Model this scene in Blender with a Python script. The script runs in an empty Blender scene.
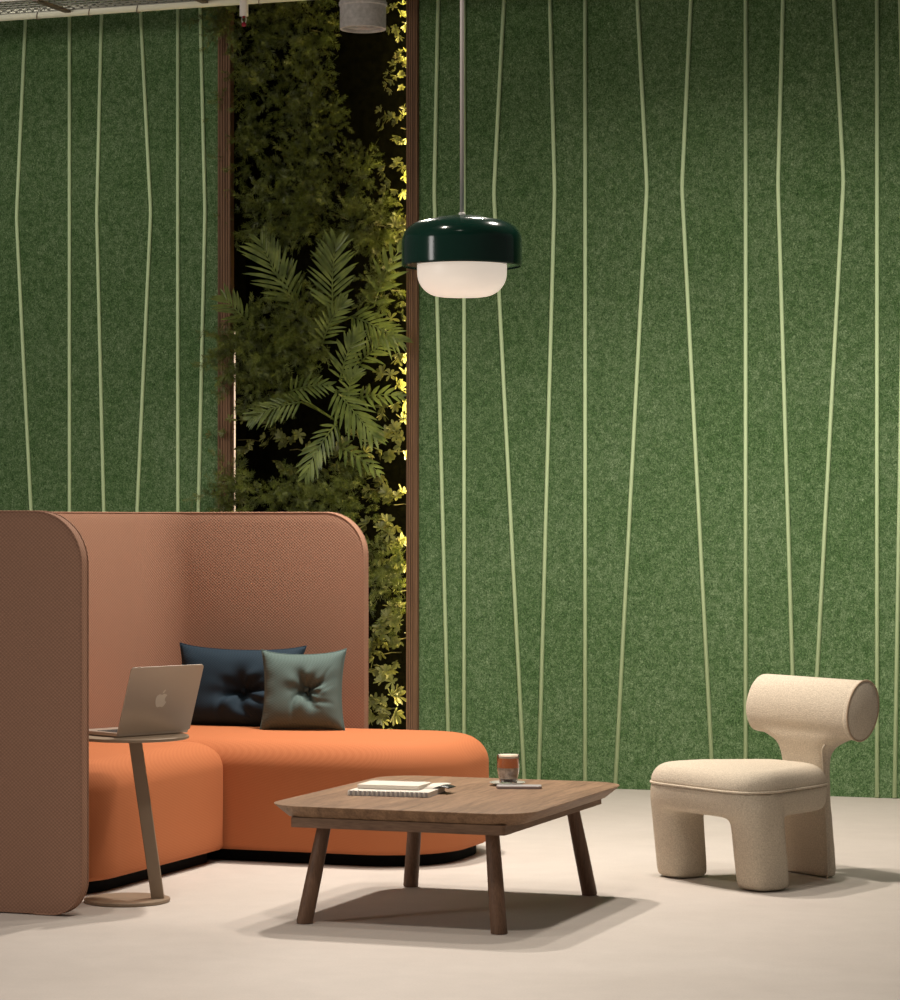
import bpy, bmesh, math, random
from math import sin, cos, pi, radians as R, sqrt
from mathutils import Vector, Matrix, Quaternion
random.seed(7)
S = bpy.context.scene
COL = S.collection
YAW = R(20); F = 2800.0; HY = 518.0; CH = 1.32
FW = Vector((-sin(YAW), cos(YAW), 0)); RT = Vector((cos(YAW), sin(YAW), 0))
# ---------------------------------------------------------------- layout helpers
def on_y(px, py, Y):
    "point where the sight line through a pixel of the photograph meets the plane y = Y"
    u = px-450
    d = Y/(FW.y + u/F*RT.y)
    p = FW*d + RT*(u/F*d); return Vector((p.x, p.y, CH+(HY-py)*d/F))
def cam(lat, d, z=0): 
    p = FW*d + RT*lat; return Vector((p.x, p.y, z))
# ---------------------------------------------------------------- materials
def mat(name, col=(.8,.8,.8), rough=.6, metal=0, spec=.5, **kw):
    m = bpy.data.materials.new(name); m.use_nodes = True
    b = m.node_tree.nodes['Principled BSDF']
    b.inputs['Base Color'].default_value = (*col, 1); b.inputs['Roughness'].default_value = rough
    b.inputs['Metallic'].default_value = metal; b.inputs['Specular IOR Level'].default_value = spec
    for k, v in kw.items(): b.inputs[k.replace('_', ' ')].default_value = v
    return m
class N:
    def __init__(s, m): s.m = m; s.t = m.node_tree; s.b = s.t.nodes['Principled BSDF']
    def n(s, ty, **p):
        o = s.t.nodes.new(ty)
        for k, v in p.items(): setattr(o, k, v)
        return o
    def l(s, a, b): s.t.links.new(a, b)
    def coord(s, scale=(1,1,1), kind='Object', rot=(0,0,0)):
        tc = s.n('ShaderNodeTexCoord'); mp = s.n('ShaderNodeMapping')
        mp.inputs['Scale'].default_value = scale; mp.inputs['Rotation'].default_value = rot
        s.l(tc.outputs[kind], mp.inputs[0]); return mp.outputs[0]
    def noise(s, vec, scale, detail=3, rough=.5, dist=0):
        o = s.n('ShaderNodeTexNoise'); o.inputs['Scale'].default_value = scale; o.inputs['Detail'].default_value = detail
        o.inputs['Roughness'].default_value = rough; o.inputs['Distortion'].default_value = dist
        s.l(vec, o.inputs['Vector']); return o.outputs['Fac']
    def ramp(s, fac, stops):
        o = s.n('ShaderNodeValToRGB'); e = o.color_ramp.elements
        while len(e) < len(stops): e.new(.5)
        for i, (p, c) in enumerate(stops): e[i].position = p; e[i].color = (*c, 1)
        s.l(fac, o.inputs[0]); return o.outputs[0]
    def math(s, op, a, b=None, c=None):
        o = s.n('ShaderNodeMath', operation=op)
        for i, v in enumerate((a, b, c)):
            if v is None: continue
            if isinstance(v, (int, float)): o.inputs[i].default_value = v
            else: s.l(v, o.inputs[i])
        return o.outputs[0]
    def mix(s, fac, a, b, blend='MIX'):
        o = s.n('ShaderNodeMix', data_type='RGBA', blend_type=blend)
        for i, v in ((0, fac), (6, a), (7, b)):
            if isinstance(v, (int, float)): o.inputs[i].default_value = v
            elif isinstance(v, tuple): o.inputs[i].default_value = (*v, 1)
            else: s.l(v, o.inputs[i])
        return o.outputs[2]
    def bump(s, h, st, dist):
        o = s.n('ShaderNodeBump'); o.inputs['Strength'].default_value = st; o.inputs['Distance'].default_value = dist
        s.l(h, o.inputs['Height']); s.l(o.outputs[0], s.b.inputs['Normal'])
    def col(s, c): s.l(c, s.b.inputs['Base Color'])

def m_felt():
    m = mat('green_felt', rough=.95, spec=.1); q = N(m)
    v = q.coord(); f1 = q.noise(q.coord((1,1,.85)), 135, 3, .8, 1.0); f2 = q.noise(v, 34, 3, .6, .5); f3 = q.noise(v, 3.2, 3, .6)
    c = q.ramp(f1, [(.30, FELT_D), (.5, FELT_M), (.72, FELT_L)])
    c2 = q.ramp(f2, [(.36, (.66,.76,.62)), (.64, (1.22,1.15,1.2))])
    c3 = q.ramp(f3, [(.3, (.86,.9,.84)), (.7, (1.12,1.06,1.14))])
    q.col(q.mix(1, q.mix(1, c, c2, 'MULTIPLY'), c3, 'MULTIPLY')); q.bump(f1, .5, .004); return m
FELT_D = (.016,.042,.013); FELT_M = (.084,.148,.062); FELT_L = (.25,.36,.19)

def m_fabric(name, a, b, k=620, st=.7, dist=.0012, rough=.85, sheen=.25, shear=.55, mixf=.42):
    m = mat(name, a, rough, spec=.2); q = N(m)
    tc = q.n('ShaderNodeTexCoord'); sp = q.n('ShaderNodeSeparateXYZ'); q.l(tc.outputs['Object'], sp.inputs[0])
    x, y, z = sp.outputs
    s1 = q.math('SINE', q.math('MULTIPLY', q.math('ADD', x, y), k))
    s2 = q.math('SINE', q.math('MULTIPLY', q.math('ADD', z, q.math('MULTIPLY', q.math('SUBTRACT', x, y), shear)), k*1.15))
    w = q.math('MULTIPLY', s1, s2)
    n1 = q.noise(tc.outputs['Object'], 240, 2, .6)
    h = q.math('ADD', q.math('MULTIPLY_ADD', w, .5, .5), q.math('MULTIPLY', n1, .5))
    q.col(q.mix(q.math('MULTIPLY_ADD', h, mixf, .54-mixf), a, b)); q.bump(h, st, dist)
    q.b.inputs['Sheen Weight'].default_value = sheen; q.b.inputs['Sheen Roughness'].default_value = .5
    q.b.inputs['Sheen Tint'].default_value = (*b, 1)
    return m
def m_wood(name, d, l, scale=(9,1,9), sc=3.0, rough=.55, ridged=0):
    m = mat(name, rough=rough, spec=.3); q = N(m)
    v = q.coord(scale); f = q.noise(v, sc, 4, .6, .8); g = q.noise(v, sc*8, 2, .6)
    c = q.ramp(f, [(.28, d), (.72, l)])
    c = q.mix(.35, c, q.ramp(g, [(.3, tuple(x*.6 for x in d)), (.7, l)]))
    q.col(c); q.bump(q.math('ADD', f, g), .15+ridged, .002); return m
def m_simple_noise(name, a, b, scale, bump=.3, dist=.002, rough=.8, detail=4, spec=.3):
    m = mat(name, rough=rough, spec=spec); q = N(m)
    f = q.noise(q.coord(), scale, detail, .6); q.col(q.ramp(f, [(.3, a), (.7, b)])); q.bump(f, bump, dist); return m
def m_floor():
    m = mat('pale_microcement', rough=.62, spec=.35); q = N(m); v = q.coord()
    f1 = q.noise(v, 1.1, 5, .6, .6); f2 = q.noise(v, 9, 5, .65); f3 = q.noise(v, 140, 2, .5)
    c = q.ramp(f1, [(.3, (.53,.475,.425)), (.7, (.585,.53,.48))])
    c = q.mix(1, c, q.ramp(f2, [(.3, (.955,.955,.955)), (.7, (1.02,1.02,1.02))]), 'MULTIPLY')
    c = q.mix(1, c, q.ramp(f3, [(.3, (.96,.96,.96)), (.7, (1.03,1.03,1.03))]), 'MULTIPLY')
    q.col(c); q.bump(f3, .05, .001); return m
def m_leaf(name, a, b, rough=.38, tr=.14):
    m = mat(name, rough=rough, spec=.4); q = N(m)
    f = q.noise(q.coord(), 14, 2, .5); q.col(q.ramp(f, [(.35, a), (.65, b)]))
    out = q.t.nodes['Material Output']; tl = q.n('ShaderNodeBsdfTranslucent'); tl.inputs[0].default_value = (*b, 1)
    mx = q.n('ShaderNodeMixShader'); mx.inputs[0].default_value = tr
    q.l(q.b.outputs[0], mx.inputs[1]); q.l(tl.outputs[0], mx.inputs[2]); q.l(mx.outputs[0], out.inputs[0]); return m
def m_emit(name, col, st):
    m = mat(name, col, .4); b = m.node_tree.nodes['Principled BSDF']
    b.inputs['Emission Color'].default_value = (*col, 1); b.inputs['Emission Strength'].default_value = st; return m

M = dict(
 felt=m_felt(), floor=m_floor(),
 cord=m_simple_noise('pale_green_cord', (.52,.68,.38), (.62,.78,.46), 300, .3, .001),
 screen=m_fabric('terracotta_rose_knit', (.225,.120,.078), (.35,.195,.130), 430, .55, .0018, .85, .2, 0, .85),
 seat=m_fabric('burnt_orange_knit', (.37,.108,.038), (.55,.200,.085), 520, .22, .0008, .85, .2, .55, .30),
 black=mat('black_plinth', (.0025,.0025,.0025), .8, spec=.1),
 walnut=m_wood('walnut', (.110,.060,.031), (.34,.208,.122), (11,.9,11), 2.4),
 walnut_leg=m_wood('walnut_leg', (.085,.045,.026), (.20,.112,.068), (14,14,1.2), 2.4),
 walnut_rail=m_wood('walnut_rail', (.115,.064,.037), (.25,.148,.09), (1.5,1.5,14), 2.4),
 timber=m_wood('ribbed_brown_timber', (.07,.036,.018), (.26,.142,.078), (60,60,.5), 1.0, .7, .5),
 boucle=m_simple_noise('cream_boucle', (.47,.40,.31), (.68,.595,.475), 210, .55, .004, .95, 3, .1),
 piping=mat('beige_piping', (.40,.30,.21), .9, spec=.1),
 navy=m_fabric('deep_navy_fabric', (.006,.015,.025), (.020,.038,.056), 480, .35, .001, .8, .12, 0),
 teal=m_fabric('grey_teal_fabric', (.055,.085,.078), (.115,.158,.145), 480, .35, .001, .8, .12, 0),
 bronze=mat('brown_powder_coat', (.27,.20,.138), .5, .2),
 alu=mat('laptop_aluminium', (.56,.48,.41), .36, .7),
 logo=mat('polished_logo', (.80,.72,.62), .3, .2),
 keys=mat('laptop_keys', (.03,.03,.032), .5), screen_dark=mat('laptop_display', (.01,.01,.012), .1),
 enamel=mat('dark_green_enamel', (.0035,.026,.017), .14, 0, .4),
 opal=m_emit('opal_glass', (.80,.69,.58), .85),
 cable=mat('grey_cable', (.62,.57,.54), .6), steel=mat('brushed_steel', (.5,.5,.48), .35, .9),
 concrete=m_simple_noise('cast_grey_metal', (.42,.40,.36), (.60,.57,.53), 60, .3, .001, .6),
 white=mat('white_paint', (.62,.60,.55), .5), offwhite=mat('cream_conduit', (.68,.68,.54), .45),
 traym=mat('galvanised_tray', (.20,.20,.17), .5, .5), rail=mat('grey_rail', (.42,.40,.37), .5, .3), tie=mat('brown_tie', (.12,.09,.07), .6),
 red=mat('red_glass_bulb', (.30,.01,.03), .1, Transmission_Weight=.3),
 paper=m_simple_noise('paper', (.66,.60,.52), (.72,.66,.58), 60, .05, .0005, .8), paperedge=mat('paper_edge', (.52,.48,.42), .9),
 blk=mat('black_cover', (.012,.012,.013), .4), wire=mat('white_wire', (.7,.68,.64), .35, .3),
 grey=mat('grey_cover', (.30,.28,.27), .6), phone=mat('mauve_grey_case', (.26,.20,.185), .35),
 glass=mat('clear_glass', (1,1,1), .02, Transmission_Weight=1.0, IOR=1.45),
 frost=mat('pale_pressed_glass', (.75,.72,.66), .12, Transmission_Weight=.35),
 coffee=mat('dark_coffee', (.035,.009,.004), .25), amber=mat('amber_coffee', (.75,.20,.045), .3),
 milk=m_simple_noise('marbled_milk', (.20,.11,.07), (.85,.72,.58), 45, .1, .001, .4, 4), foam=mat('milk_foam', (.72,.58,.44), .9),
 palm=m_leaf('palm_leaf', (.068,.100,.020), (.185,.235,.055)), fern=m_leaf('fern_needle', (.036,.050,.007), (.15,.18,.030), .4),
 shrub=m_leaf('shrub_leaf', (.085,.095,.022), (.165,.17,.045), .45), stem=mat('plant_stem', (.05,.045,.015), .8),
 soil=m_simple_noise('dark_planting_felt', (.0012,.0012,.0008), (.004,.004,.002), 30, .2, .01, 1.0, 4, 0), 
 led=m_emit('warm_led', (1.0,.78,.30), 95.0), ledw=m_emit('soft_white_led', (1.0,.74,.52), 1.3),
 plaster=m_simple_noise('grey_plaster', (.16,.155,.145), (.20,.195,.18), 4, .1, .002),
)
# ---------------------------------------------------------------- object helpers
def obj(name, verts, faces, m, parent=None, smooth=False, mods=()):
    me = bpy.data.meshes.new(name); me.from_pydata([tuple(v) for v in verts], [], faces); me.update()
    bm = bmesh.new(); bm.from_mesh(me); bmesh.ops.recalc_face_normals(bm, faces=bm.faces); bm.to_mesh(me); bm.free()
    if m: me.materials.append(m)
    if smooth: me.polygons.foreach_set('use_smooth', [True]*len(me.polygons))
    o = bpy.data.objects.new(name, me); COL.objects.link(o)
    if parent: o.parent = parent
    return o
class MB:
    def __init__(s): s.v = []; s.f = []
    def add(s, v, f, T=None):
        n = len(s.v); s.v += [(T @ Vector(p)) if T else Vector(p) for p in v]; s.f += [tuple(i+n for i in q) for q in f]; return s
    def box(s, x0, x1, y0, y1, z0, z1, T=None):
        v = [(x,y,z) for z in (z0,z1) for y in (y0,y1) for x in (x0,x1)]
        return s.add(v, [(0,2,3,1),(4,5,7,6),(0,1,5,4),(2,6,7,3),(0,4,6,2),(1,3,7,5)], T)
    def tube(s, pts, r, n=8, T=None, cap=True):
        pts = [Vector(p) for p in pts]; rs = r if isinstance(r, (list, tuple)) else [r]*len(pts); vs = []; fs = []
        prev = None
        for i, p in enumerate(pts):
            t = (pts[min(i+1, len(pts)-1)]-pts[max(i-1, 0)]).normalized()
            if prev is None: a = t.orthogonal().normalized()
            else: a = (prev - t*prev.dot(t)).normalized()
            prev = a; b = t.cross(a)
            for k in range(n):
                an = 2*pi*k/n; vs.append(p + (a*cos(an)+b*sin(an))*rs[i])
        for i in range(len(pts)-1):
            for k in range(n): fs.append((i*n+k, i*n+(k+1)%n, (i+1)*n+(k+1)%n, (i+1)*n+k))
        if cap: fs.append(tuple(range(n))[::-1]); fs.append(tuple((len(pts)-1)*n+k for k in range(n)))
        return s.add(vs, fs, T)
    def lathe(s, prof, n=64, T=None):
        vs = []; fs = []; m = len(prof)
        for r, z in prof:
            for k in range(n): vs.append((r*cos(2*pi*k/n), r*sin(2*pi*k/n), z))
        for i in range(m-1):
            for k in range(n): fs.append((i*n+k, i*n+(k+1)%n, (i+1)*n+(k+1)%n, (i+1)*n+k))
        if prof[0][0] > 0: fs.append(tuple(range(n))[::-1])
        if prof[-1][0] > 0: fs.append(tuple((m-1)*n+k for k in range(n)))
        return s.add(vs, fs, T)
    def rings(s, rings, T=None, cap=True):
        n = len(rings[0]); vs = [p for r in rings for p in r]; fs = []
        for i in range(len(rings)-1):
            for k in range(n): fs.append((i*n+k, i*n+(k+1)%n, (i+1)*n+(k+1)%n, (i+1)*n+k))
        if cap: fs.append(tuple(range(n))[::-1]); fs.append(tuple((len(rings)-1)*n+k for k in range(n)))
        return s.add(vs, fs, T)
    def build(s, name, m, parent=None, smooth=False, bevel=0, seg=2, angle=35):
        o = obj(name, s.v, s.f, m, parent, smooth)
        if bevel:
            b = o.modifiers.new('bevel', 'BEVEL'); b.width = bevel; b.segments = seg; b.limit_method = 'ANGLE'; b.angle_limit = R(angle)
            o.data.polygons.foreach_set('use_smooth', [True]*len(o.data.polygons))
            w = o.modifiers.new('wn', 'WEIGHTED_NORMAL'); w.keep_sharp = True
        return o
def sharp(o, deg=40):
    try: o.data.set_sharp_from_angle(angle=R(deg))
    except Exception: pass
    return o
def rrect(x0, x1, y0, y1, rad, inset=0, z=0, n=10):
    x0 += inset; x1 -= inset; y0 += inset; y1 -= inset; out = []
    if not isinstance(rad, (tuple, list)): rad = [rad]*4
    for (cx, cy, a0, r) in ((x1, y0, -pi/2, rad[0]), (x1, y1, 0, rad[1]), (x0, y1, pi/2, rad[2]), (x0, y0, pi, rad[3])):
        r = max(r-inset, .004); ox = cx - r*(1 if cx == x1 else -1); oy = cy - r*(1 if cy == y1 else -1)
        for k in range(n+1):
            a = a0 + pi/2*k/n; out.append(Vector((ox+r*cos(a), oy+r*sin(a), z)))
    return out
def thing(name, label, cat, loc=(0,0,0), rz=0, group=None):
    o = bpy.data.objects.new(name, None); o.empty_display_size = .1; COL.objects.link(o)
    o.location = loc; o.rotation_euler = (0, 0, rz); return tag(o, label, cat, group)
def tag(o, label, cat, group=None, kind=None):
    o['label'] = label; o['category'] = cat
    if group: o['group'] = group
    if kind: o['kind'] = kind
    return o
def struct(o, label=None, cat=None):
    o['kind'] = 'structure'
    if label: o['label'] = label; o['category'] = cat
    return o
# ================================================================ SETTING
WY = 13.10
X0, X1 = -9.6, 1.2; CZ = 4.4
NL = (on_y(219,300,WY).x, on_y(232,300,WY).x); NR = (on_y(407.5,300,WY).x, on_y(419,300,WY).x)
struct(MB().box(X0, X1, 2.0, WY+.36, -.1, 0).build('floor', M['floor']), 'pale beige seamless polished floor of the lounge', 'floor')
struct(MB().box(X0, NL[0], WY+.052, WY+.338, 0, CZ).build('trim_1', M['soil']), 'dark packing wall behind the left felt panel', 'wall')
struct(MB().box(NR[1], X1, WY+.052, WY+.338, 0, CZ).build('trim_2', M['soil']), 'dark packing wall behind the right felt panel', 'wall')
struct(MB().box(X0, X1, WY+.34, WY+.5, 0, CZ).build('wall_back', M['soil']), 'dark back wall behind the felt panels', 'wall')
struct(MB().box(X0, X1, 2.0, WY+.5, CZ, CZ+.1).build('ceiling', M['plaster']), 'grey ceiling above the lounge', 'ceiling')

def felt(x0, x1, label):
    e = thing('felt_wall_panel', label, 'wall panel', ((x0+x1)/2, WY+.17, 0))
    h = (x1-x0)/2
    MB().box(-h, h, -.17, -.12, 0, CZ).build('felt_board', M['felt'], e)
    return e
PL = felt(X0, NL[0], 'mottled green felt wall panel with pale cords, left of the planted niche')
PR = felt(NR[1], X1, 'mottled green felt wall panel with pale cords, right of the planted niche')
ropes = [(PL, [(25,21),(16,218),(30,500)]), (PL, [(69,21),(69,500)]), (PL, [(101,16),(96.3,215),(103,500)]), (PL, [(140,12),(150.3,213),(137,500)]),
 (PL, [(177.3,21),(177.3,500)]), (PL, [(199.6,8),(204.5,212),(198,500)]),
 (PR, [(437.5,0),(433.5,193),(442,520)]), (PR, [(463.3,0),(463.3,700)]), (PR, [(503.3,0),(493,193),(510,520)]), (PR, [(549,0),(553.8,191),(545,520)]),
 (PR, [(584.3,0),(584.3,700)]), (PR, [(636.5,0),(646,187),(628.5,520)]), (PR, [(690,0),(681,187),(698.3,520)]), (PR, [(744.7,0),(744.7,700)]),
 (PR, [(782,0),(777,184),(787,520)]), (PR, [(833,0),(842.5,181),(824.3,520)]), (PR, [(876,0),(876,700)]), (PR, [(899,0),(903.5,179),(898,520)])]
for e, pp in ropes:
    P = [on_y(x, y, WY) for x, y in pp]
    if len(P) == 2: x = (P[0].x+P[1].x)/2; pts = [(x, 0), (x, CZ)]
    else:
        a, k, b = P; f = lambda p, q, z: p.x+(q.x-p.x)*(z-p.z)/(q.z-p.z)
        pts = [(f(k, b, 0), 0), (k.x, k.z), (f(k, a, CZ), CZ)]
        t = .04; up = (pts[2][0]-k.x)/(CZ-k.z); dn = (pts[0][0]-k.x)/(k.z)
        pts = [pts[0], (k.x+dn*t, k.z-t), (k.x+(dn+up)*t*.25, k.z), (k.x+up*t, k.z+t), pts[2]]
    MB().tube([(x+.006-e.location.x, WY-.006-e.location.y, max(.004,z)) for x, z in pts], .0096, 10).build('cord', M['cord'], e, smooth=True)
# timber posts and leds of the niche
def post(xa, xb, label):
    e = thing('timber_post', label, 'timber post', ((xa+xb)/2, WY+.15, 0)); h = (xb-xa)/2
    m = MB(); n = 5; w = 2*h/n
    m.box(-h, h, -.165, -.125, 0, CZ)
    for i in range(n): m.box(-h+i*w+w*.12, -h+(i+1)*w-w*.12, -.172, -.164, 0, CZ)
    m.build('board', M['timber'], e); return e
pl = post(NL[0]+.001, NL[1], 'ribbed brown timber post at the left edge of the planted niche')
pr = post(NR[0], NR[1]-.001, 'ribbed brown timber post at the right edge of the planted niche')
MB().box(-.012, .004, -.124, -.116, .02, 2.28).build('light_strip', M['ledw'], pl).location = ((NL[1]-NL[0])/2, 0, 0)
MB().box(-.014, .010, -.120, -.108, .02, CZ-.02).build('light_strip', M['led'], pr).location = (-(NR[1]-NR[0])/2, 0, 0)
# ================================================================ GREEN WALL PLANTS
def leaf_quads(m, base, d, up, L, W, droop=.0, prof=((0,.15),(.3,.8),(.6,1),(.85,.6),(1,.03)), fold=.25):
    d = d.normalized(); s = d.cross(up)
    if s.length < 1e-4: s = d.orthogonal()
    s.normalize(); n = s.cross(d); vs = []; fs = []
    for t, w in prof:
        c = base + d*(L*t) - Vector((0,0,1))*(droop*L*t*t)
        vs += [c - s*(W*w/2) + n*(fold*W*w/2), c, c + s*(W*w/2) + n*(fold*W*w/2)]
    for i in range(len(prof)-1):
        a = i*3; fs += [(a, a+1, a+4, a+3), (a+1, a+2, a+5, a+4)]
    m.add(vs, fs)
def fern_mesh(seed):
    r = random.Random(seed); m = MB()
    for i in range(30):
        d = Vector((r.gauss(0,.75), -r.uniform(.25,1.0), r.gauss(.15,.75))).normalized()
        p = Vector((r.uniform(-.05,.05), 0, r.uniform(-.05,.05))); L = r.uniform(.15,.27); steps = 9; q = d.copy()
        for k in range(steps):
            p = p + q*(L/steps); q = (q + Vector((0, -.01, -.05)) + Vector([r.gauss(0,.07) for _ in 'abc'])).normalized()
            if k < 2: continue
            for b in range(2):
                bd = (q*.7 + Vector([r.gauss(0,.6) for _ in 'abc'])).normalized(); bl = r.uniform(.03,.06); 
                sv = bd.cross(Vector((r.gauss(0,.3), -1, r.gauss(0,.3)))).normalized()
                for j in range(6):
                    for sg in (-1, 1):
                        c = p + bd*(bl*(j+.5)/6); nd = (bd*.8 + sv*sg*.5 + Vector([r.gauss(0,.2) for _ in 'abc'])).normalized()
                        sd = bd.cross(nd).cross(nd).normalized()*.0011; l = r.uniform(.017,.028)*(1.15-.08*j)
                        m.add([c-sd, c+sd, c+nd*l*.6+sd, c+nd*l, c+nd*l*.6-sd], [(0,1,2,3,4)])
    return m
def shrub_mesh(seed):
    r = random.Random(seed); m = MB()
    for i in range(18):
        d = Vector((r.gauss(0,.7), -r.uniform(.3,1.0), r.gauss(.1,.7))).normalized()
        p = Vector((r.uniform(-.04,.04), 0, r.uniform(-.06,.06))) + d*r.uniform(.08,.2)
        nl = r.randint(6,9); t = d.orthogonal().normalized(); off = r.uniform(0, 6)
        for k in range(nl):
            a = off + 2*pi*k/nl; s = Quaternion(d, a) @ t; dd = (s*r.uniform(.6,1) + d*r.uniform(.3,.7))
            leaf_quads(m, p, dd, d, r.uniform(.035,.060), r.uniform(.015,.023), r.uniform(-.1,.3), ((0,.12),(.3,.55),(.65,1),(.88,.75),(1,.15)))
    return m
ferns = [fern_mesh(s) for s in (1,2,3)]; shrubs = [shrub_mesh(s) for s in (11,12,13)]
def proto(mbs, name, m):
    out = []
    for q in mbs:
        me = bpy.data.meshes.new(name); me.from_pydata([tuple(v) for v in q.v], [], q.f); me.materials.append(m); out.append(me)
    return out
fme = proto(ferns, 'fern_foliage', M['fern']); sme = proto(shrubs, 'shrub_foliage', M['shrub'])
def plant(name, me, px, py, Yp, sc, label, cat, grp, rot=0, stem=True):
    p = on_y(px, py, Yp); e = thing(name, label, cat, (p.x, Yp, p.z), 0, grp)
    Rm = Matrix.Rotation(rot, 3, 'Y')*sc; vv = [Rm @ v.co for v in me.vertices]; keep = []
    for pl_ in me.polygons:
        bad = False
        for i in pl_.vertices:
            x, y, z = vv[i].x+p.x, vv[i].y+Yp, vv[i].z+p.z
            if y > WY+.335 or z < .01 or (y > WY-.03 and x < NL[1]+.002) or x > NR[0]-.002: bad = True; break
        if not bad: keep.append(tuple(pl_.vertices))
    ids = sorted({i for f in keep for i in f}); mp_ = {a: b for b, a in enumerate(ids)}
    obj('foliage', [vv[i] for i in ids], [tuple(mp_[i] for i in f) for f in keep], me.materials[0], e)
    s = MB(); L = WY+.345-Yp; s.tube([(0, 0, 0), (0.004, L*.5, .006), (0, L-.008, 0)], .003, 6); s.build('stem', M['stem'], e, smooth=True)
    return e
G1 = 'feathery ferns planted in the niche'
fl = [ # px, py, Y, scale, label
 (238,22,13.05,.8,'feathery fern spilling over the left timber post, just under the cable tray'),
 (262,18,13.22,1.0,'feathery fern at the top left of the planted niche, right of the sprinkler'),
 (312,30,13.26,1.0,'dark feathery fern at the top of the niche, left of the grey spotlight'),
 (262,95,13.22,1.05,'feathery fern against the left post, second from the top of the niche'),
 (300,85,13.22,.9,'feathery fern in the middle of the niche, just below and left of the grey spotlight'),
 (322,120,13.24,.85,'dim feathery fern in the middle of the niche, level with the lamp cable middle'),
 (258,160,13.22,.95,'feathery fern beside the left post, third down in the niche'),
 (300,170,13.20,.95,'olive feathery fern in the niche middle, above the tallest upright palm frond'),
 (280,215,13.19,1.05,'feathery fern right above the upper left palm frond'),
 (330,215,13.20,1.0,'feathery fern directly above the tallest upright palm frond'),
 (352,175,13.24,.8,'dim feathery fern right of centre, above the green pendant shade level'),
 (375,225,13.20,.95,'feathery fern beside the right post, left of the pendant shade'),
 (392,290,13.12,.7,'yellow-lit feathery fern tuft at the right post, below the pendant shade edge'),
 (300,318,13.16,1.0,'feathery fern between the left and middle palm fronds'),
 (262,345,13.12,1.15,'bushy feathery fern below the leftmost palm frond'),
 (244,358,13.02,.8,'feathery fern reaching over the left post with a sprig on the felt'),
 (300,352,13.14,1.0,'feathery fern in the middle of the niche, under the centre palm fronds'),
 (268,392,13.16,.9,'feathery fern just above the lower left drooping palm frond'),
 (252,498,13.10,1.0,'bright feathery fern above the left part of the tall booth screen'),
 (292,500,13.14,.9,'feathery fern just above the booth screen, second from the left'),
 (332,505,13.10,.9,'bright feathery fern above the right part of the booth screen'),
 (362,490,13.18,.85,'dim feathery fern above the rounded corner of the booth screen'),
 (396,592,13.12,1.0,'yellow-lit feathery fern right of the booth screen, low in the niche'),
 (384,560,13.14,.8,'golden feathery fern tuft beside the upper edge of the booth screen corner'),
]
for i, (a, b, Y, s, lb) in enumerate(fl): plant('feathery_fern', fme[i%3], a, b, Y, s, lb, 'fern', G1, rot=(i*1.3)%.9-.45)
G2 = 'broad leaved shrubs lit at the niche edges'
sl = [(402,22,13.2,.65,'glossy leaved shrub at the top right of the niche, beside the grey spotlight'),
 (402,75,13.2,.62,'glossy leaved shrub along the right post, second from the top'),
 (401,128,13.2,.68,'glossy leaved shrub along the right post, third from the top'),
 (401,180,13.2,.7,'glossy leaved shrub along the right post, just above the pendant shade'),
 (396,236,13.2,.8,'glossy leaved shrub behind the left rim of the pendant shade'),
 (397,345,13.2,.85,'glossy leaved shrub along the right post, level with the fanned middle palms'),
 (396,392,13.2,.9,'glossy leaved shrub along the right post, right of the lower palm fronds'),
 (392,452,13.17,1.0,'large golden leaved shrub along the right post, above the booth screen'),
 (394,505,13.18,.95,'golden leaved shrub beside the right post, level with the booth screen top'),
 (384,540,13.18,.9,'glossy leaved shrub beside the rounded corner of the booth screen'),
 (396,640,13.14,.95,'golden leaved shrub right of the booth screen, middle height of the cushions'),
 (380,655,13.14,.9,'dark glossy leaved shrub touching the booth screen edge, right of the teal cushion'),
 (392,695,13.12,1.0,'golden leaved shrub above the orange seat, lowest in the niche'),
 (374,712,13.14,.8,'dark glossy leaved shrub behind the orange seat beside the screen edge'),
 (238,440,13.16,.7,'small dark leaved shrub against the left post, above the lower white light strip'),
 (234,492,13.1,.65,'small dark leaved shrub over the left post, just above the booth screen'),
 (345,465,13.26,.9,'shaded leaved shrub below the lowest palm frond'),
 (290,450,13.26,.9,'shaded leaved shrub left of the lowest palm frond')]
for i, (a, b, Y, s, lb) in enumerate(sl): plant('leafy_shrub', sme[i%3], a, b, Y, s, lb, 'shrub', G2, rot=(i*1.7)%1.4-.7)
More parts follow.
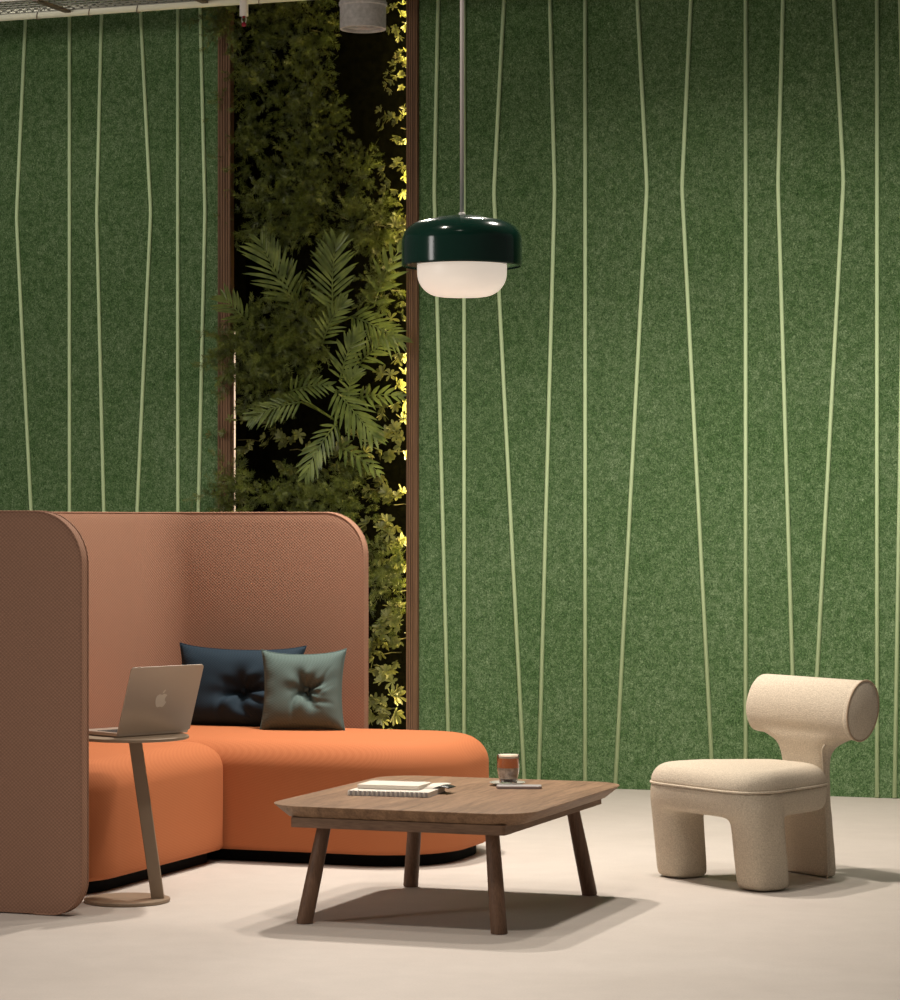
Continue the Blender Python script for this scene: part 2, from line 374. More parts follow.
def palm(name_label, root, fronds):
    r = random.Random(hash_(name_label)); p0 = on_y(*root, 13.3); e = thing('palm', name_label, 'palm', p0, 0, 'palms in the middle of the niche')
    for (bx, by, tx, ty, L, nl, yb, yt, wd) in fronds:
        a = on_y(bx, by, yb) - p0; t = on_y(tx, ty, yt) - p0
        m = MB(); mid = (a+t)/2 + Vector((0, -.05, .02))
        cur = lambda s: a*(1-s)**2 + mid*2*s*(1-s) + t*s*s
        m.tube([(0,0,0), a*.5+Vector((0,.02,0)), a] + [cur(k/8) for k in range(1, 9)], [.005]*3+[.004-.0003*k for k in range(8)], 6)
        for k in range(nl):
            s = .04 + .96*k/(nl-1); p = cur(s); tg = (cur(min(s+.02,1.02))-cur(s-.02)).normalized()
            view = Vector((.34,-.94,0)); sd = tg.cross(view).normalized()
            ln = 1.3*L*(.55+.45*sin(pi*min(1, s*.8+.15)))*(1 if s < .8 else 1-.25*(s-.8)/.2)
            for sg in (-1, 1):
                ang = R(52-30*s) + r.gauss(0,.06)
                d = tg*cos(ang) + sd*sg*sin(ang) + view*r.uniform(.05,.35)
                leaf_quads(m, p, d, view, ln*r.uniform(.88,1.08), 1.08*wd*r.uniform(.75,1.15), r.uniform(.05,.22), ((0,.25),(.2,.85),(.5,1),(.8,.6),(1,.02)), .3)
        m.build('frond', M['palm'], e, smooth=False)
    return e
def hash_(s): return sum((i+1)*ord(c) for i, c in enumerate(s))
palm('palm with the large upright frond and left spread frond, uppermost in the niche', (320,330), [
 (292,304,262,244,.155,13,13.12,13.02,.017), (333,312,336,243,.15,14,13.08,12.98,.018), (374,306,398,252,.13,6,13.1,13.0,.021), (252,326,224,298,.10,9,13.05,12.96,.016), (300,320,286,268,.12,9,13.16,13.08,.015)])
palm('palm with fanned fronds in the centre right of the niche', (350,380), [
 (322,345,343,303,.105,11,13.1,13.0,.015), (352,316,400,340,.12,12,13.08,13.0,.016), (340,380,358,334,.10,12,13.06,12.98,.016), (358,366,392,338,.10,10,13.08,13.0,.014), (348,400,356,372,.08,8,13.06,13.0,.015)])
palm('palm with downward drooping fronds, lowest of the palms', (335,420), [
 (290,392,328,385,.095,9,13.1,13.0,.014), (302,402,252,418,.085,12,13.08,12.98,.013), (336,390,374,436,.13,13,13.05,12.95,.018), (336,424,306,474,.09,12,13.05,12.96,.015), (340,446,376,470,.09,7,13.08,12.98,.018), (360,398,398,396,.08,7,13.08,13.0,.016)])
# ================================================================ BOOTH
def booth():
    e = thing('booth_sofa', 'high-backed corner booth sofa with rose brown screen and burnt orange seats', 'sofa', (-4.7, 9.7, 0))
    O = Vector((-4.7, 9.7, 0)); H = 1.342; t = .046
    XW, YF, XS, YB, XB = -4.308, 8.300, -5.235, 10.675, -4.253; Rc = .2
    path = []
    def arc(cx, cy, a0, a1, n=14):
        for k in range(n+1):
            a = a0+(a1-a0)*k/n; path.append(Vector((cx+Rc*cos(a), cy+Rc*sin(a), 0)))
    RE = .175; ne = 14
    for k in range(ne+1): path.append(Vector((XW-RE*(1-cos(pi/2*k/ne)), YF, 0)))
    path.append(Vector((XW-.4, YF, 0)))
    arc(XS+Rc, YF+Rc, -pi/2, -pi); 
    for k in range(1, 12): path.append(Vector((XS, YF+Rc+(YB-YF-2*Rc)*k/12, 0)))
    arc(XS+Rc, YB-Rc, pi, pi/2)
    path.append(Vector(((XS+Rc+XB-RE)/2, YB, 0)))
    for k in range(ne, -1, -1): path.append(Vector((XB-RE*(1-cos(pi/2*k/ne)), YB, 0)))
    n = len(path); nz = 30; vs = []; fs = []
    def ends(i):
        j = min(i, n-1-i)
        if j > ne: return .004, H
        R1 = .115 if i < n/2 else .02
        s = sin(pi/2*j/ne); x = 1-cos(pi/2*j/ne)       # superellipse corner
        top = H-RE*(1-s)
        dx = RE*x; b = .004 + (R1-sqrt(max(0, R1*R1-(R1-min(dx, R1))**2)))
        return b, top
    for i, p in enumerate(path):
        b, tp = ends(i)
        for k in range(nz+1): vs.append(p - O + Vector((0,0,b+(tp-b)*k/nz)))
    for i in range(n-1):
        for k in range(nz): a = i*(nz+1)+k; fs.append((a, a+1, a+nz+2, a+nz+1))
    o = obj('screen', vs, fs, M['screen'], e, True)
    s = o.modifiers.new('s', 'SOLIDIFY'); s.thickness = t; s.offset = 0; s.use_even_offset = True
    b = o.modifiers.new('b', 'BEVEL'); b.width = .008; b.segments = 3; b.limit_method = 'ANGLE'; b.angle_limit = R(50)
    # seams with piping along both faces
    rim = []
    for i in range(n): rim.append((i, ends(i)[1]))
    for sg in (-1, 1):
        pts = []
        for i in range(n):
            tg = (path[min(i+1,n-1)]-path[max(i-1,0)]).normalized(); nn = Vector((tg.y, -tg.x, 0))
            bb, tt = ends(i); pts.append((path[i]-O+nn*sg*(t/2-.0005), bb, tt))
        line = [p+Vector((0,0,b)) for p, b, tt in reversed(pts[:ne+1])] + [p+Vector((0,0,tt)) for p, b, tt in pts] + [p+Vector((0,0,b)) for p, b, tt in reversed(pts[n-ne-1:])]
        # pull the line a little inside the rim
        MB().tube(line, .0032, 6).build('piping', M['screen'], e, True)
    def seat(x0, x1, y0, y1, rad, lab=None):
        top = .472; bot = .047; Rt = .115; rings = []
        for k in range(5): a = pi/2*k/4; rings.append((.022*(1-sin(a)), bot+.022*(1-cos(a))))
        for k in range(1, 6): rings.append((0, bot+.022+(top-Rt-bot-.022)*k/6))
        for k in range(13): a = pi/2*k/12; rings.append((Rt*(1-cos(a)), top-Rt+Rt*sin(a)*.96))
        rings += [(.14, top-.0025), (.19, top-.001), (.24, top)]
        rr = [[p-O for p in rrect(x0, x1, y0, y1, rad, i, z, 12)] for i, z in rings]
        s = MB().rings(rr).build('seat', M['seat'], e, True)
        pr = [[p-O for p in rrect(x0, x1, y0, y1, [max(.03, q) for q in rad], .05, z, 10)] for z in (0.001, bot+.01)]
        MB().rings(pr).build('plinth', M['black'], e)
    seat(-5.205, -4.487, 8.60, 9.800, [.30,.02,.02,.10])
    seat(-5.205, -3.612, 9.806, 10.645, [.33,.33,.05,.03])
    return e
booth()
def cushion(name, loc, w, h, th, rz, tilt, m, label, seed, roll=0, pinch=(.5,.5)):
    e = thing(name, label, 'cushion', loc, rz); r = random.Random(seed)
    n = 56; vs = []; fs = []
    ph = [r.uniform(0, 6.28) for _ in range(6)]
    folds = [(r.uniform(-2.2,.9), r.uniform(.04,.08), r.uniform(.7,1.2), r.uniform(.18,.34)) for _ in range(5)]
    def H(u, v):
        g = (max(0, 1-u**4)*max(0, 1-v**4))**.62
        du, dv = u-pinch[0], v-pinch[1]; rr = sqrt(du*du+dv*dv); an = math.atan2(dv, du)
        dim = 1-.88*math.exp(-(rr/.26)**2)
        wr = (.12*math.sin(an*4+ph[0]) + .09*math.sin(an*7+ph[1]+2*sin(an)))*math.exp(-((rr-.33)/.30)**2)
        for fa, fw, fl, fd in folds:
            t_ = du*cos(fa)+dv*sin(fa); n_ = -du*sin(fa)+dv*cos(fa)+.12*sin(t_*5)
            if t_ > 0: wr -= fd*math.exp(-(n_/fw)**2)*min(1, t_*8)*max(0, 1-t_/fl)
        ew = .05*sin(v*14+ph[2])*max(0, abs(u)-.6)*2 + .05*sin(u*11+ph[3])*max(0, abs(v)-.6)*2
        return g*(dim*1.0+wr+ew)
    for side in (1, -1):
        for j in range(n+1):
            for i in range(n+1):
                u = -1+2*i/n; v = -1+2*j/n
                ex = (w/2)*u*(1-.085*(1-v*v)); ez = (h/2)*v*(1-(.10 if v > 0 else .03)*(1-u*u))
                # gathered corners
                k = (abs(u)**6)*(abs(v)**6); ex *= 1+.02*k; ez *= 1+.05*k
                y = -side*th/2*H(u, v)
                vs.append(Vector((ex, y, ez)))
    m1 = (n+1)**2
    for s in (0, 1):
        for j in range(n):
            for i in range(n):
                a = s*m1+j*(n+1)+i; q = (a, a+1, a+n+2, a+n+1); fs.append(q if s == 0 else q[::-1])
    T = Matrix.Translation((0,0,h/2*.96)) @ Matrix.Rotation(roll, 4, 'Y')
    T = Matrix.Rotation(tilt, 4, 'X') @ T
    o = obj('cover', [T @ v for v in vs], fs, m, e, True)
    bm = bmesh.new(); bm.from_mesh(o.data); bmesh.ops.remove_doubles(bm, verts=bm.verts, dist=.0006); bmesh.ops.recalc_face_normals(bm, faces=bm.faces); bm.to_mesh(o.data); bm.free()
    o.data.polygons.foreach_set('use_smooth', [True]*len(o.data.polygons))
    # tuft button and edge seam
    bz = pinch[1]*h/2; bx = pinch[0]*w/2
    tb = MB().lathe([(0,-.004),(.009,-.003),(.011,0),(.009,.003),(0,.004)], 16); tb.v = [T @ (Matrix.Translation((bx,-th*.12,bz)) @ Matrix.Rotation(pi/2,4,'X') @ v) for v in tb.v]
    tb.build('tuft_button', m, e, True)
    seam = []
    for q in range(4*n):
        i, j = (q, 0) if q < n else (n, q-n) if q < 2*n else (3*n-q, n) if q < 3*n else (0, 4*n-q)
        seam.append(T @ vs[j*(n+1)+i])
    seam.append(seam[0]); MB().tube(seam, .0028, 6).build('seam', m, e, True)
    return e
cushion('cushion', (-4.735, 10.44, .474), .550, .335, .15, R(2), R(-14), M['navy'], 'wide dark navy tufted cushion leaning on the screen behind the laptop', 5, roll=R(.5), pinch=(.12,-.12))
cushion('cushion', (-4.388, 10.32, .480), .340, .318, .13, R(12), R(-12), M['teal'], 'small square grey-teal tufted cushion in front of the navy one', 9, roll=R(-1.0), pinch=(.1,0))
# ================================================================ SIDE TABLE + LAPTOP
c0 = cam(-1.111, 9.635)
st = thing('side_table', 'brown round side table on a slanted flat leg beside the booth seat', 'side table', c0, YAW)
MB().lathe([(0,.001),(.146,.001),(.1475,.003),(.1475,.010),(.146,.012),(0,.012)], 96).build('base', M['bronze'], st, True, bevel=.0)
MB().lathe([(0,.5605),(.184,.5605),(.190,.563),(.190,.570),(.188,.572),(0,.572)], 96).build('tabletop', M['bronze'], st, True).location = (.022, 0, 0)
for ch in st.children: sharp(ch)
def slant(name, pb, ptop, wx, wy, m, par):
    q = MB(); vs = []
    for (cx, cz) in ((pb, .011), (ptop, .559)):
        for sx, sy in ((-1,-1),(1,-1),(1,1),(-1,1)): vs.append((cx+sx*wx/2, sy*wy/2, cz))
    q.add(vs, [(0,3,2,1),(4,5,6,7),(0,1,5,4),(1,2,6,5),(2,3,7,6),(3,0,4,7)])
    return q.build(name, m, par, bevel=.003)
slant('leg', .106, .027, .0445, .022, M['bronze'], st)
# laptop
ha = cam(-1.133, 9.525, .573); hb = cam(-.908, 9.75, .573); hm = (ha+hb)/2
hd = (hb-ha); wl = .318; ang = math.atan2(hd.y, hd.x)
lp = thing('laptop', 'open bronze-grey aluminium laptop with its lid back towards us on the side table', 'laptop', hm, ang)
bd = MB(); bd.rings([[*rrect(-wl/2, wl/2, .0, .222, .012, i, z)] for i, z in ((.003,0.0005),(0,.004),(0,.013),(.001,.0145))]).build('base', M['alu'], lp)
kb = MB()
for r_ in range(6):
    for c_ in range(14): kb.box(-.137+c_*.0197, -.137+c_*.0197+.0165, .025+r_*.019, .025+r_*.019+.016, .0143, .0156)
kb.build('keyboard', M['keys'], lp)
MB().box(-.055,.055,.148,.215,.0143,.0149).build('trackpad', M['alu'], lp)
lid = bpy.data.objects.new('lid', None)
LT = R(19); LH = .243
TL = Matrix.Translation((0, .002, .012)) @ Matrix.Rotation(LT, 4, 'X')   # lid leans away from the keyboard
def lidm(rings): 
    return [[TL @ Vector((p.x, p.z, p.y)) for p in rg] for rg in rings]
lo = MB(); lo.rings(lidm([[*rrect(-wl/2, wl/2, 0, LH, [.003,.012,.012,.003], i, z)] for i, z in ((.001,-.0045),(0,-.004),(0,-.001),(.001,0))]))
lid = lo.build('lid', M['alu'], lp)
MB().box(-wl/2+.006, wl/2-.006, .0002, .0008, .012, LH-.006, TL).build('display', M['screen_dark'], lid)
# apple mark on the lid back
def logo_pts():
    P = [(0,.31),(.10,.36),(.22,.38),(.36,.34),(.45,.26),(.36,.17),(.31,.05),(.33,-.09),(.41,-.19),(.48,-.23),(.43,-.36),(.34,-.50),(.25,-.58),(.15,-.59),(.07,-.56),(0,-.545),(-.07,-.56),(-.15,-.59),(-.25,-.58),(-.35,-.47),(-.43,-.32),(-.48,-.14),(-.49,.04),(-.45,.20),(-.36,.32),(-.24,.37),(-.12,.355)]
    Lf = [(.0,.42),(.02,.53),(.09,.63),(.22,.70),(.21,.58),(.14,.48)]
    return P, Lf
P1, P2 = logo_pts(); lg = MB(); sc = .050
for poly in (P1, P2):
    n = len(poly); v = []
    for yy in (-.0045, -.0052):
        v += [TL @ Vector((x*sc, yy, LH*.5+z*sc)) for x, z in poly]
    lg.add(v, [tuple(range(n)), tuple(range(n, 2*n))[::-1]] + [(i, (i+1)%n, n+(i+1)%n, n+i) for i in range(n)])
lg.build('fruit_emblem', M['logo'], lid)
# ================================================================ COFFEE TABLE
ct = thing('coffee_table', 'low walnut coffee table with a round-cornered, slant-edged top and splayed round legs', 'coffee table', (-3.228, 8.891, 0))
hx, hy = .455, .573
MB().rings([rrect(-hx, hx, -hy, hy, .14, i, z, 12) for i, z in ((.050,.3475),(.002,.3865),(0,.3885),(.0015,.390))]).build('tabletop', M['walnut'], ct, bevel=0)
ap = MB()
ax, ay, tk = .368, .530, .03
ap.rings([rrect(-ax, ax, -ay, ay, .012, 0, z, 4) for z in (.317,.3485)]); ap.build('apron', M['walnut_rail'], ct)
for sx in (-1, 1):
    for sy in (-1, 1):
        bx, by = sx*.335, sy*.487; tx, ty = sx*.290, sy*.425
        MB().tube([(bx,by,.001),(bx,by,.004),(tx+(bx-tx)*.5,ty+(by-ty)*.5,.16),(tx,ty,.318)], [.0245,.0268,.0255,.0225], 32).build('leg', M['walnut_leg'], ct, True)
for o in ct.children: sharp(o, 30)
TZ = .3905
# notebooks
nb = thing('spiral_notebook', 'large open-paged spiral notebook lying lowest on the coffee table', 'notebook', cam(-.345, 9.385, TZ), R(4.2))
MB().box(0,.285,0,.205,0,.0015).build('back_cover', M['grey'], nb)
MB().box(.002,.283,.004,.203,.0015,.0165).build('pages', M['paper'], nb, bevel=.001)
sp = MB()
for i in range(17):
    x = .0062+i*.0164; sp.tube([(x, .004+.0095*cos(a)-.004, .0085+.0095*sin(a)) for a in [2*pi*k/12 for k in range(13)]], .0011, 5)
sp.build('wire_binding', M['wire'], nb, True)
gs = MB()
for i in range(17): gs.box(.010+i*.0164, .018+i*.0164, -.0006, .0018, .001, .016)
gs.build('spine_slots', M['grey'], nb)
v = []; 
for k in range(9):
    s = k/8; z = .0175+.012*sin(s*pi*.62); y0_ = .205+.0; 
    v += [(.17+.115*s, .12, .0172), (.17+.12*s+.01, .205+.02*s, z)]
fl_ = [(2*k, 2*k+2, 2*k+3, 2*k+1) for k in range(8)]
pg = obj('turned_page', v, fl_, M['paper'], nb, True); sm = pg.modifiers.new('s','SOLIDIFY'); sm.thickness = .0006
cf = MB(); q = []
for k in range(7):
    s = k/6; q += [Vector((.262+.055*s, .125+.0*s, .0178+.010*sin(pi*s*.9)*(1-.5*s))), Vector((.262+.062*s, .196, .0178+.012*sin(pi*s*.9)*(1-.4*s)))]
cf.add(q, [(2*k, 2*k+2, 2*k+3, 2*k+1) for k in range(6)])
co = cf.build('black_cover_flap', M['blk'], nb, True); sm = co.modifiers.new('s','SOLIDIFY'); sm.thickness = .0012
n2 = thing('spiral_notebook', 'smaller cream spiral notebook lying on top of the larger notebook', 'notebook', cam(-.312, 9.445, TZ+.0178), R(3))
MB().box(0,.215,0,.145,0,.012).build('pages', M['paper'], n2, bevel=.001)
MB().box(-.001,.216,-.001,.146,.012,.0132).build('front_cover', M['paper'], n2)
sp = MB()
for i in range(26):
    x = .01+i*.0078; sp.tube([(x, .148+.007*cos(a), .0075+.0075*sin(a)) for a in [2*pi*k/12 for k in range(13)]], .001, 5)
sp.build('wire_binding', M['wire'], n2, True)
# phone, saucer, glass
ph = thing('smartphone', 'slim mauve-grey smartphone lying beside the glass of coffee', 'phone', cam(.238, 9.64, TZ), YAW+R(-3))
MB().rings([rrect(-.078,.078,-.036,.036,.012,i,z) for i, z in ((.001,0),(0,.0015),(0,.0075),(.0012,.0088))]).build('body', M['phone'], ph)
MB().rings([rrect(-.075,.075,-.033,.033,.010,0,z) for z in (.0086,.0091)]).build('back_panel', M['grey'], ph)
sc_ = thing('saucer', 'small clear glass saucer under the glass of coffee', 'saucer', cam(.2, 9.745, TZ))
MB().lathe([(0,0),(.03,0),(.045,.003),(.062,.009),(.0635,.0105),(.061,.0112),(.044,.006),(.03,.0035),(0,.0035)], 64).build('dish', M['frost'], sc_, True)
cp = thing('coffee_glass', 'glass tumbler of layered milky coffee with pale foam on the saucer', 'glass', cam(.203, 9.745, TZ+.0045))
cp.scale = (1.05, 1.05, 1.02)
MB().lathe([(0,0),(.026,0),(.029,.003),(.0335,.03),(.0365,.045),(.0375,.06),(.0375,.099),(.0362,.100),(.0355,.099),(.0355,.06),(.0345,.046),(.0315,.03),(.027,.008),(0,.007)], 64).build('tumbler', M['glass'], cp, True)
MB().lathe([(0,.0075),(.0262,.0085),(.0285,.018),(0,.018)], 48).build('coffee_base', M['coffee'], cp, True)
MB().lathe([(0,.0185),(.0288,.0185),(.0310,.03),(.034,.046),(.035,.055),(0,.055)], 48).build('milk_layer', M['milk'], cp, True)
MB().lathe([(0,.0555),(.0351,.0555),(.0351,.088),(0,.088)], 48).build('coffee_layer', M['amber'], cp, True)
MB().lathe([(0,.0885),(.0352,.0885),(.0352,.096),(.030,.099),(0,.1)], 48).build('foam', M['foam'], cp, True)
for o in cp.children: sharp(o, 40)
# ================================================================ ARMCHAIR
def chair():
    Mo = cam(.980, 10.138); E = (RT*.56 - FW*.83); Sv = (RT*.83 + FW*.56)
    an = math.atan2(E.y, E.x)                        # local x = E, local y = S (towards the back)
    e = thing('lounge_chair', 'cream boucle lounge chair with a roll backrest and chunky tapered legs', 'armchair', Mo, an)
    def outline(z, grow=0, n=72):
        pts = []
        for k in range(n):
            a = 2*pi*k/n; ca, sa = cos(a), sin(a); ex = .38
            x = abs(ca)**ex*(1 if ca > 0 else -1); y = abs(sa)**ex*(1 if sa > 0 else -1)
            Y = .125 + y*.268; w = .305 - .125*max(0, (Y-.0)/.393)
            pts.append(Vector((x*(w+grow*1.0), Y + y*grow, z)))
        return pts
    # frame: apron and front legs fused
    fr = MB()
    fr.rings([outline(z, g) for z, g in ((.255,-.010),(.29,0),(.352,.004))])
    def leg(cx, cy, r0, r1, dx, zt=.31, n=40):
        rg = []
        for (z, r, sh) in ((.001, r0-.008, 0), (.008, r0, 0), (.10, r0+(r1-r0)*.3, .3), (.20, r0+(r1-r0)*.62, .62), (zt, r1, 1)):
            pts = []
            for k in range(n):
                a = 2*pi*k/n; ca, sa = cos(a), sin(a); ex = .62
                x = abs(ca)**ex*(1 if ca > 0 else -1); y = abs(sa)**ex*(1 if sa > 0 else -1)
                pts.append(Vector((cx+dx*sh+x*r, cy-.028*sh+y*r, z)))
            rg.append(pts)
        fr.rings(rg)
    leg(-.213, -.006, .082, .086, -.004); leg(.234, .002, .083, .086, -.010)
    o = fr.build('frame', M['boucle'], e, True)
    r = o.modifiers.new('r', 'REMESH'); r.mode = 'VOXEL'; r.voxel_size = .009; r.use_smooth_shade = True
    s = o.modifiers.new('s', 'SMOOTH'); s.factor = .5; s.iterations = 32
    # cushion
    cr = []
    for k in range(13):
        a = pi/2*k/12; cr.append(outline(.352+.072*sin(a)**.9, -.060*(1-cos(a))))
    cr = [outline(.350, -.003)] + cr
    for q, z in ((-.10,.4275),(-.15,.4315),(-.2,.434)): cr.append(outline(z, q*.9))
    MB().rings(cr).build('seat_cushion', M['boucle'], e, True)
    ol = outline(.352, .001); ol.append(ol[0]); MB().tube(ol, .0042, 8).build('seat_piping', M['boucle'], e, True)
    # back: neck slab and roll
    bk = MB(); SY = .425
    prof = [(.001,.140,.026),(.02,.143,.027),(.10,.139,.025),(.20,.132,.022),(.30,.125,.020),(.38,.122,.020),(.43,.124,.024),(.455,.128,.030),(.475,.133,.040),(.49,.150,.050),(.502,.175,.058),(.512,.21,.062),(.53,.235,.066)]
    rg = []; fr_y = lambda z: SY-.034-.030*min(1, max(0, (z-.36)/.16))**1.5
    for z, w, ty in prof:
        pts = []
        for k in range(48):
            a = 2*pi*k/48; ca, sa = cos(a), sin(a); x = abs(ca)**.25*(1 if ca > 0 else -1); y = abs(sa)**.45*(1 if sa > 0 else -1)
            pts.append(Vector((x*w, fr_y(z)+ty+y*ty, z)))
        rg.append(pts)
    bk.rings(rg)
    L = .287; ZC = .622; ra, rb = .074, .112
    def oval(x, g=0, n=56):
        th = R(-14)
        out = []
        for k in range(n):
            a = 2*pi*k/n; y = (ra+g)*cos(a); z = (rb+g)*sin(a)
            out.append(Vector((x, SY+.0+y*cos(th)-z*sin(th)*1, ZC+y*sin(th)+z*cos(th))))
        return out
    bk.rings([oval(x) for x in (-L, -L*.5, 0, L*.5, L)])
    o = bk.build('backrest', M['boucle'], e, True)
    r = o.modifiers.new('r', 'REMESH'); r.mode = 'VOXEL'; r.voxel_size = .008; r.use_smooth_shade = True
    s = o.modifiers.new('s', 'SMOOTH'); s.factor = .5; s.iterations = 26
    MB().rings([oval(L-.030, -.002), oval(L+.001, 0), oval(L+.004, -.003)]).build('end_panel', M['boucle'], e, True)
    ring = oval(L+.003, -.001); ring.append(ring[0])
    MB().tube(ring, .0034, 8).build('end_piping', M['piping'], e, True)
    for sg in (1,): MB().tube([(sg*w*.96, fr_y(z)+.002+(.012 if z > .49 else 0), z) for z, w, ty in prof[:(-3 if sg > 0 else -6)]], .0032, 6).build('side_piping', M['boucle'], e, True)
    return e
chair()
# ================================================================ PENDANT
pp = cam(.0403, 9.4)
pd = thing('pendant_lamp', 'dark green domed pendant lamp with opal glass hanging over the coffee table', 'pendant lamp', (pp.x, pp.y, 0))
prof = [(.2015,2.168),(.2025,2.174),(.2025,2.247)]
for k in range(1, 15):
    a = pi/2*k/14; prof.append((.2025-.088*(1-cos(a)), 2.247+.072*sin(a)))
prof += [(.08,2.3285),(.04,2.334),(.0,2.335)]
inner = [(r-.004 if r > .01 else 0, z-.004) for r, z in prof[::-1]]
sh = MB().lathe(prof + [(0, 2.331)] + inner[1:] + [(.2015,2.171)], 128).build('shade', M['enamel'], pd, True); sharp(sh, 50)
gp = [(.151,2.25),(.151,2.19),(.1505,2.142)]
for k in range(1, 15):
    a = pi/2*k/14; gp.append((.1505-.078*(1-cos(a)), 2.142-.078*sin(a)))
gp += [(.03,2.0605),(0,2.060)]
MB().lathe(gp, 128).build('glass_diffuser', M['opal'], pd, True)
MB().lathe([(0,2.332),(.011,2.332),(.011,2.343),(.008,2.345),(0,2.345)], 24).build('cord_grip', M['white'], pd, True)
MB().tube([(0,0,2.343),(0,0,CZ-.02)], .0068, 12).build('cord', M['cable'], pd, True)
MB().lathe([(0,CZ-.03),(.05,CZ-.03),(.05,CZ-.0005),(0,CZ-.0005)], 32).build('canopy', M['white'], pd)
# ================================================================ DOWNLIGHT
dl = cam(-.342, 11.0); DZ = 3.240; dr = .0905
d = thing('ceiling_downlight', 'grey cylindrical spotlight hanging in front of the planted niche', 'spotlight', (dl.x, dl.y, 0))
b = MB().lathe([(dr-.012,DZ+.02),(dr-.010,DZ),(dr,DZ),(dr,DZ+.088),(dr+.004,DZ+.092),(dr+.004,DZ+.104),(dr,DZ+.108),(dr,DZ+.26),(0,DZ+.26)], 64).build('housing', M['concrete'], d, True); sharp(b)
MB().lathe([(0,DZ+.030),(.018,DZ+.030),(.018,DZ+.012),(.030,DZ+.012),(.034,DZ+.026),(.052,DZ+.020),(.055,DZ+.010),(.064,DZ+.008),(dr-.011,DZ+.014)], 64).build('baffle_rings', M['rail'], d, True)
MB().tube([(0,0,DZ+.255),(0,0,CZ-.001)], .012, 16).build('stem', M['concrete'], d, True)
# ================================================================ CABLE TRAY, PIPE, SPRINKLER
TY = 12.3; tz = 3.812
ty = thing('cable_tray', 'wire mesh cable tray with cream conduit along the upper left ceiling', 'cable tray', (-6.4, TY, 0))
def lx(x): return x+6.4
MB().tube([(lx(-9.4),0,tz),(lx(-4.2),0,tz)], .0255, 20).build('conduit', M['offwhite'], ty, True)
w = MB()
y = -.33
while y < -.01: w.box(lx(-9.4), lx(-4.2), y-.003, y+.003, tz+.0, tz+.006); y += .05
x = -9.4
while x < -4.2: w.box(lx(x)-.003, lx(x)+.003, -.335, -.02, tz+.006, tz+.012); x += .045
w.build('wire_mesh', M['traym'], ty)
MB().box(lx(-9.4), lx(-4.2), -.36, -.335, tz-.004, tz+.05).build('side_rail', M['rail'], ty)
for k in range(-3, 3):
    x = -6.465+.74*k
    if x > -4.3: continue
    MB().box(lx(x)-.016, lx(x)+.016, -.36, .0, tz-.012, tz+.0).build('cross_bar', M['tie'], ty)
    for yy in (-.35,): MB().tube([(lx(x), yy, tz+.04), (lx(x), yy, CZ-.001)], .005, 8).build('hanger_rod', M['steel'], ty, True)
for px in (40, 92, 140, 262):
    p = on_y(px, 12, TY); x = lx(p.x)
    MB().tube([(x+.012*sin(a), .028*cos(a), tz+.028*sin(a)-.003) for a in [2*pi*k/20 for k in range(21)]], .0022, 6).build('cable_tie', M['tie'], ty, True)
sx = on_y(244, 15, 12.1)
sp = thing('sprinkler_head', 'white pipe sprinkler head with a red bulb beside the cable tray', 'sprinkler', (sx.x, 12.1, 0)); z0 = 3.692
MB().tube([(0,0,z0),(0,0,CZ-.001)], .021, 24).build('drop_pipe', M['white'], sp, True)
for s in (-1, 1): MB().tube([(s*.009,0,z0+.002),(s*.0115,0,z0-.018),(s*.008,0,z0-.034),(0,0,z0-.040)], .0022, 8).build('frame_arm', M['steel'], sp, True)
MB().lathe([(0,z0+.001),(.007,z0-.001),(.006,z0-.008),(0,z0-.010)], 16).build('seat', M['red'], sp, True)
MB().lathe([(0,z0-.026),(.008,z0-.030),(.013,z0-.040),(.010,z0-.048),(0,z0-.052)], 20).build('bulb', M['red'], sp, True)
for o in list(sp.children): 
    if o.name.startswith('seat'): o.name = 'plug'
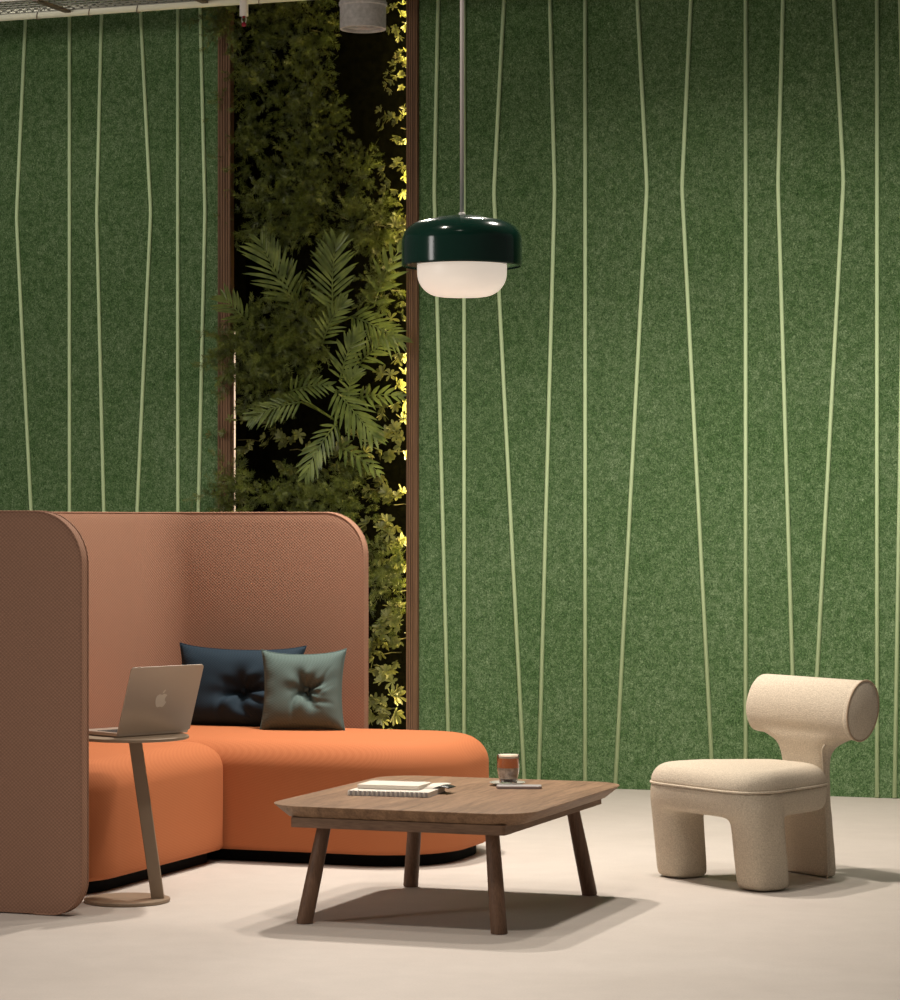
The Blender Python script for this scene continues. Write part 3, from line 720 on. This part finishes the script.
# ================================================================ LIGHTS
def disc(name, loc, power, size, col=(1,.86,.70), spread=150, target=None):
    l = bpy.data.lights.new(name, 'AREA'); l.shape = 'DISK'; l.size = size; l.energy = power; l.color = col; l.spread = R(spread)
    o = bpy.data.objects.new(name, l); COL.objects.link(o); o.location = loc
    if target is not None: o.rotation_euler = (Vector(target)-Vector(loc)).to_track_quat('-Z', 'Y').to_euler()
    return o
WARM = (1.0,.91,.81)
disc('downlight_beam', (dl.x, dl.y, DZ-.004), 92, .14, WARM, 150)
disc('unseen_spot', (-3.45, 10.1, 3.27), 40, .14, WARM, 145)
disc('unseen_spot', (-2.72, 9.5, 3.4), 32, .2, WARM, 145)
disc('unseen_spot', (-3.6, 8.0, 3.6), 16, .14, WARM, 150)
disc('unseen_spot', (-2.7, 7.0, 3.7), 30, .3, WARM, 100)  # added lamp without a fixture, brightens the floor in front
disc('unseen_spot', (-7.0, 9.5, 3.6), 36, .5, WARM, 150, (-7.0, 12.0, 1.5))  # added lamp, tilted to lift the left felt wall and the conduit
disc('unseen_spot', (-6.8, 11.85, 4.36), 7, .5, WARM, 110)  # unseen lamp added above the tray to light the conduit
disc('unseen_spot', (-1.6, 10.4, 3.2), 33, .4, WARM, 112, (-2.4, 13.1, .3))  # added wall wash, aimed only at the right felt panel
disc('unseen_spot', (-3.0, 11.2, 3.5), 14, .3, WARM, 112, (-3.7, 13.1, .2))  # another added wash, brightens the felt just right of the niche
# tall soft window-like light from the open left side of the lounge
a = bpy.data.lights.new('room_light', 'AREA'); a.shape = 'RECTANGLE'; a.size = 1.0; a.size_y = 2.4; a.energy = 115; a.color = (1,.95,.9)
o = bpy.data.objects.new('room_light', a); COL.objects.link(o); o.location = (-7.6, 3.6, 2.4); o.rotation_euler = (Vector((-3.8,10,.8))-o.location).to_track_quat('-Z','Y').to_euler()
w = bpy.data.worlds.new('world'); S.world = w; w.use_nodes = True
w.node_tree.nodes['Background'].inputs[0].default_value = (1,.95,.88,1); w.node_tree.nodes['Background'].inputs[1].default_value = .15
# ================================================================ CAMERA
cd = bpy.data.cameras.new('camera'); co = bpy.data.objects.new('camera', cd); COL.objects.link(co)
co.location = (0,0,CH); co.rotation_euler = (pi/2, 0, YAW)
cd.sensor_fit = 'VERTICAL'; cd.sensor_height = 36; cd.lens = F/1000*36; cd.shift_y = .018; cd.clip_end = 100
S.camera = co
v = S.view_settings; v.view_transform = 'Standard'; v.look = 'None'; v.gamma = 1; v.use_curve_mapping = False; v.exposure = -.42
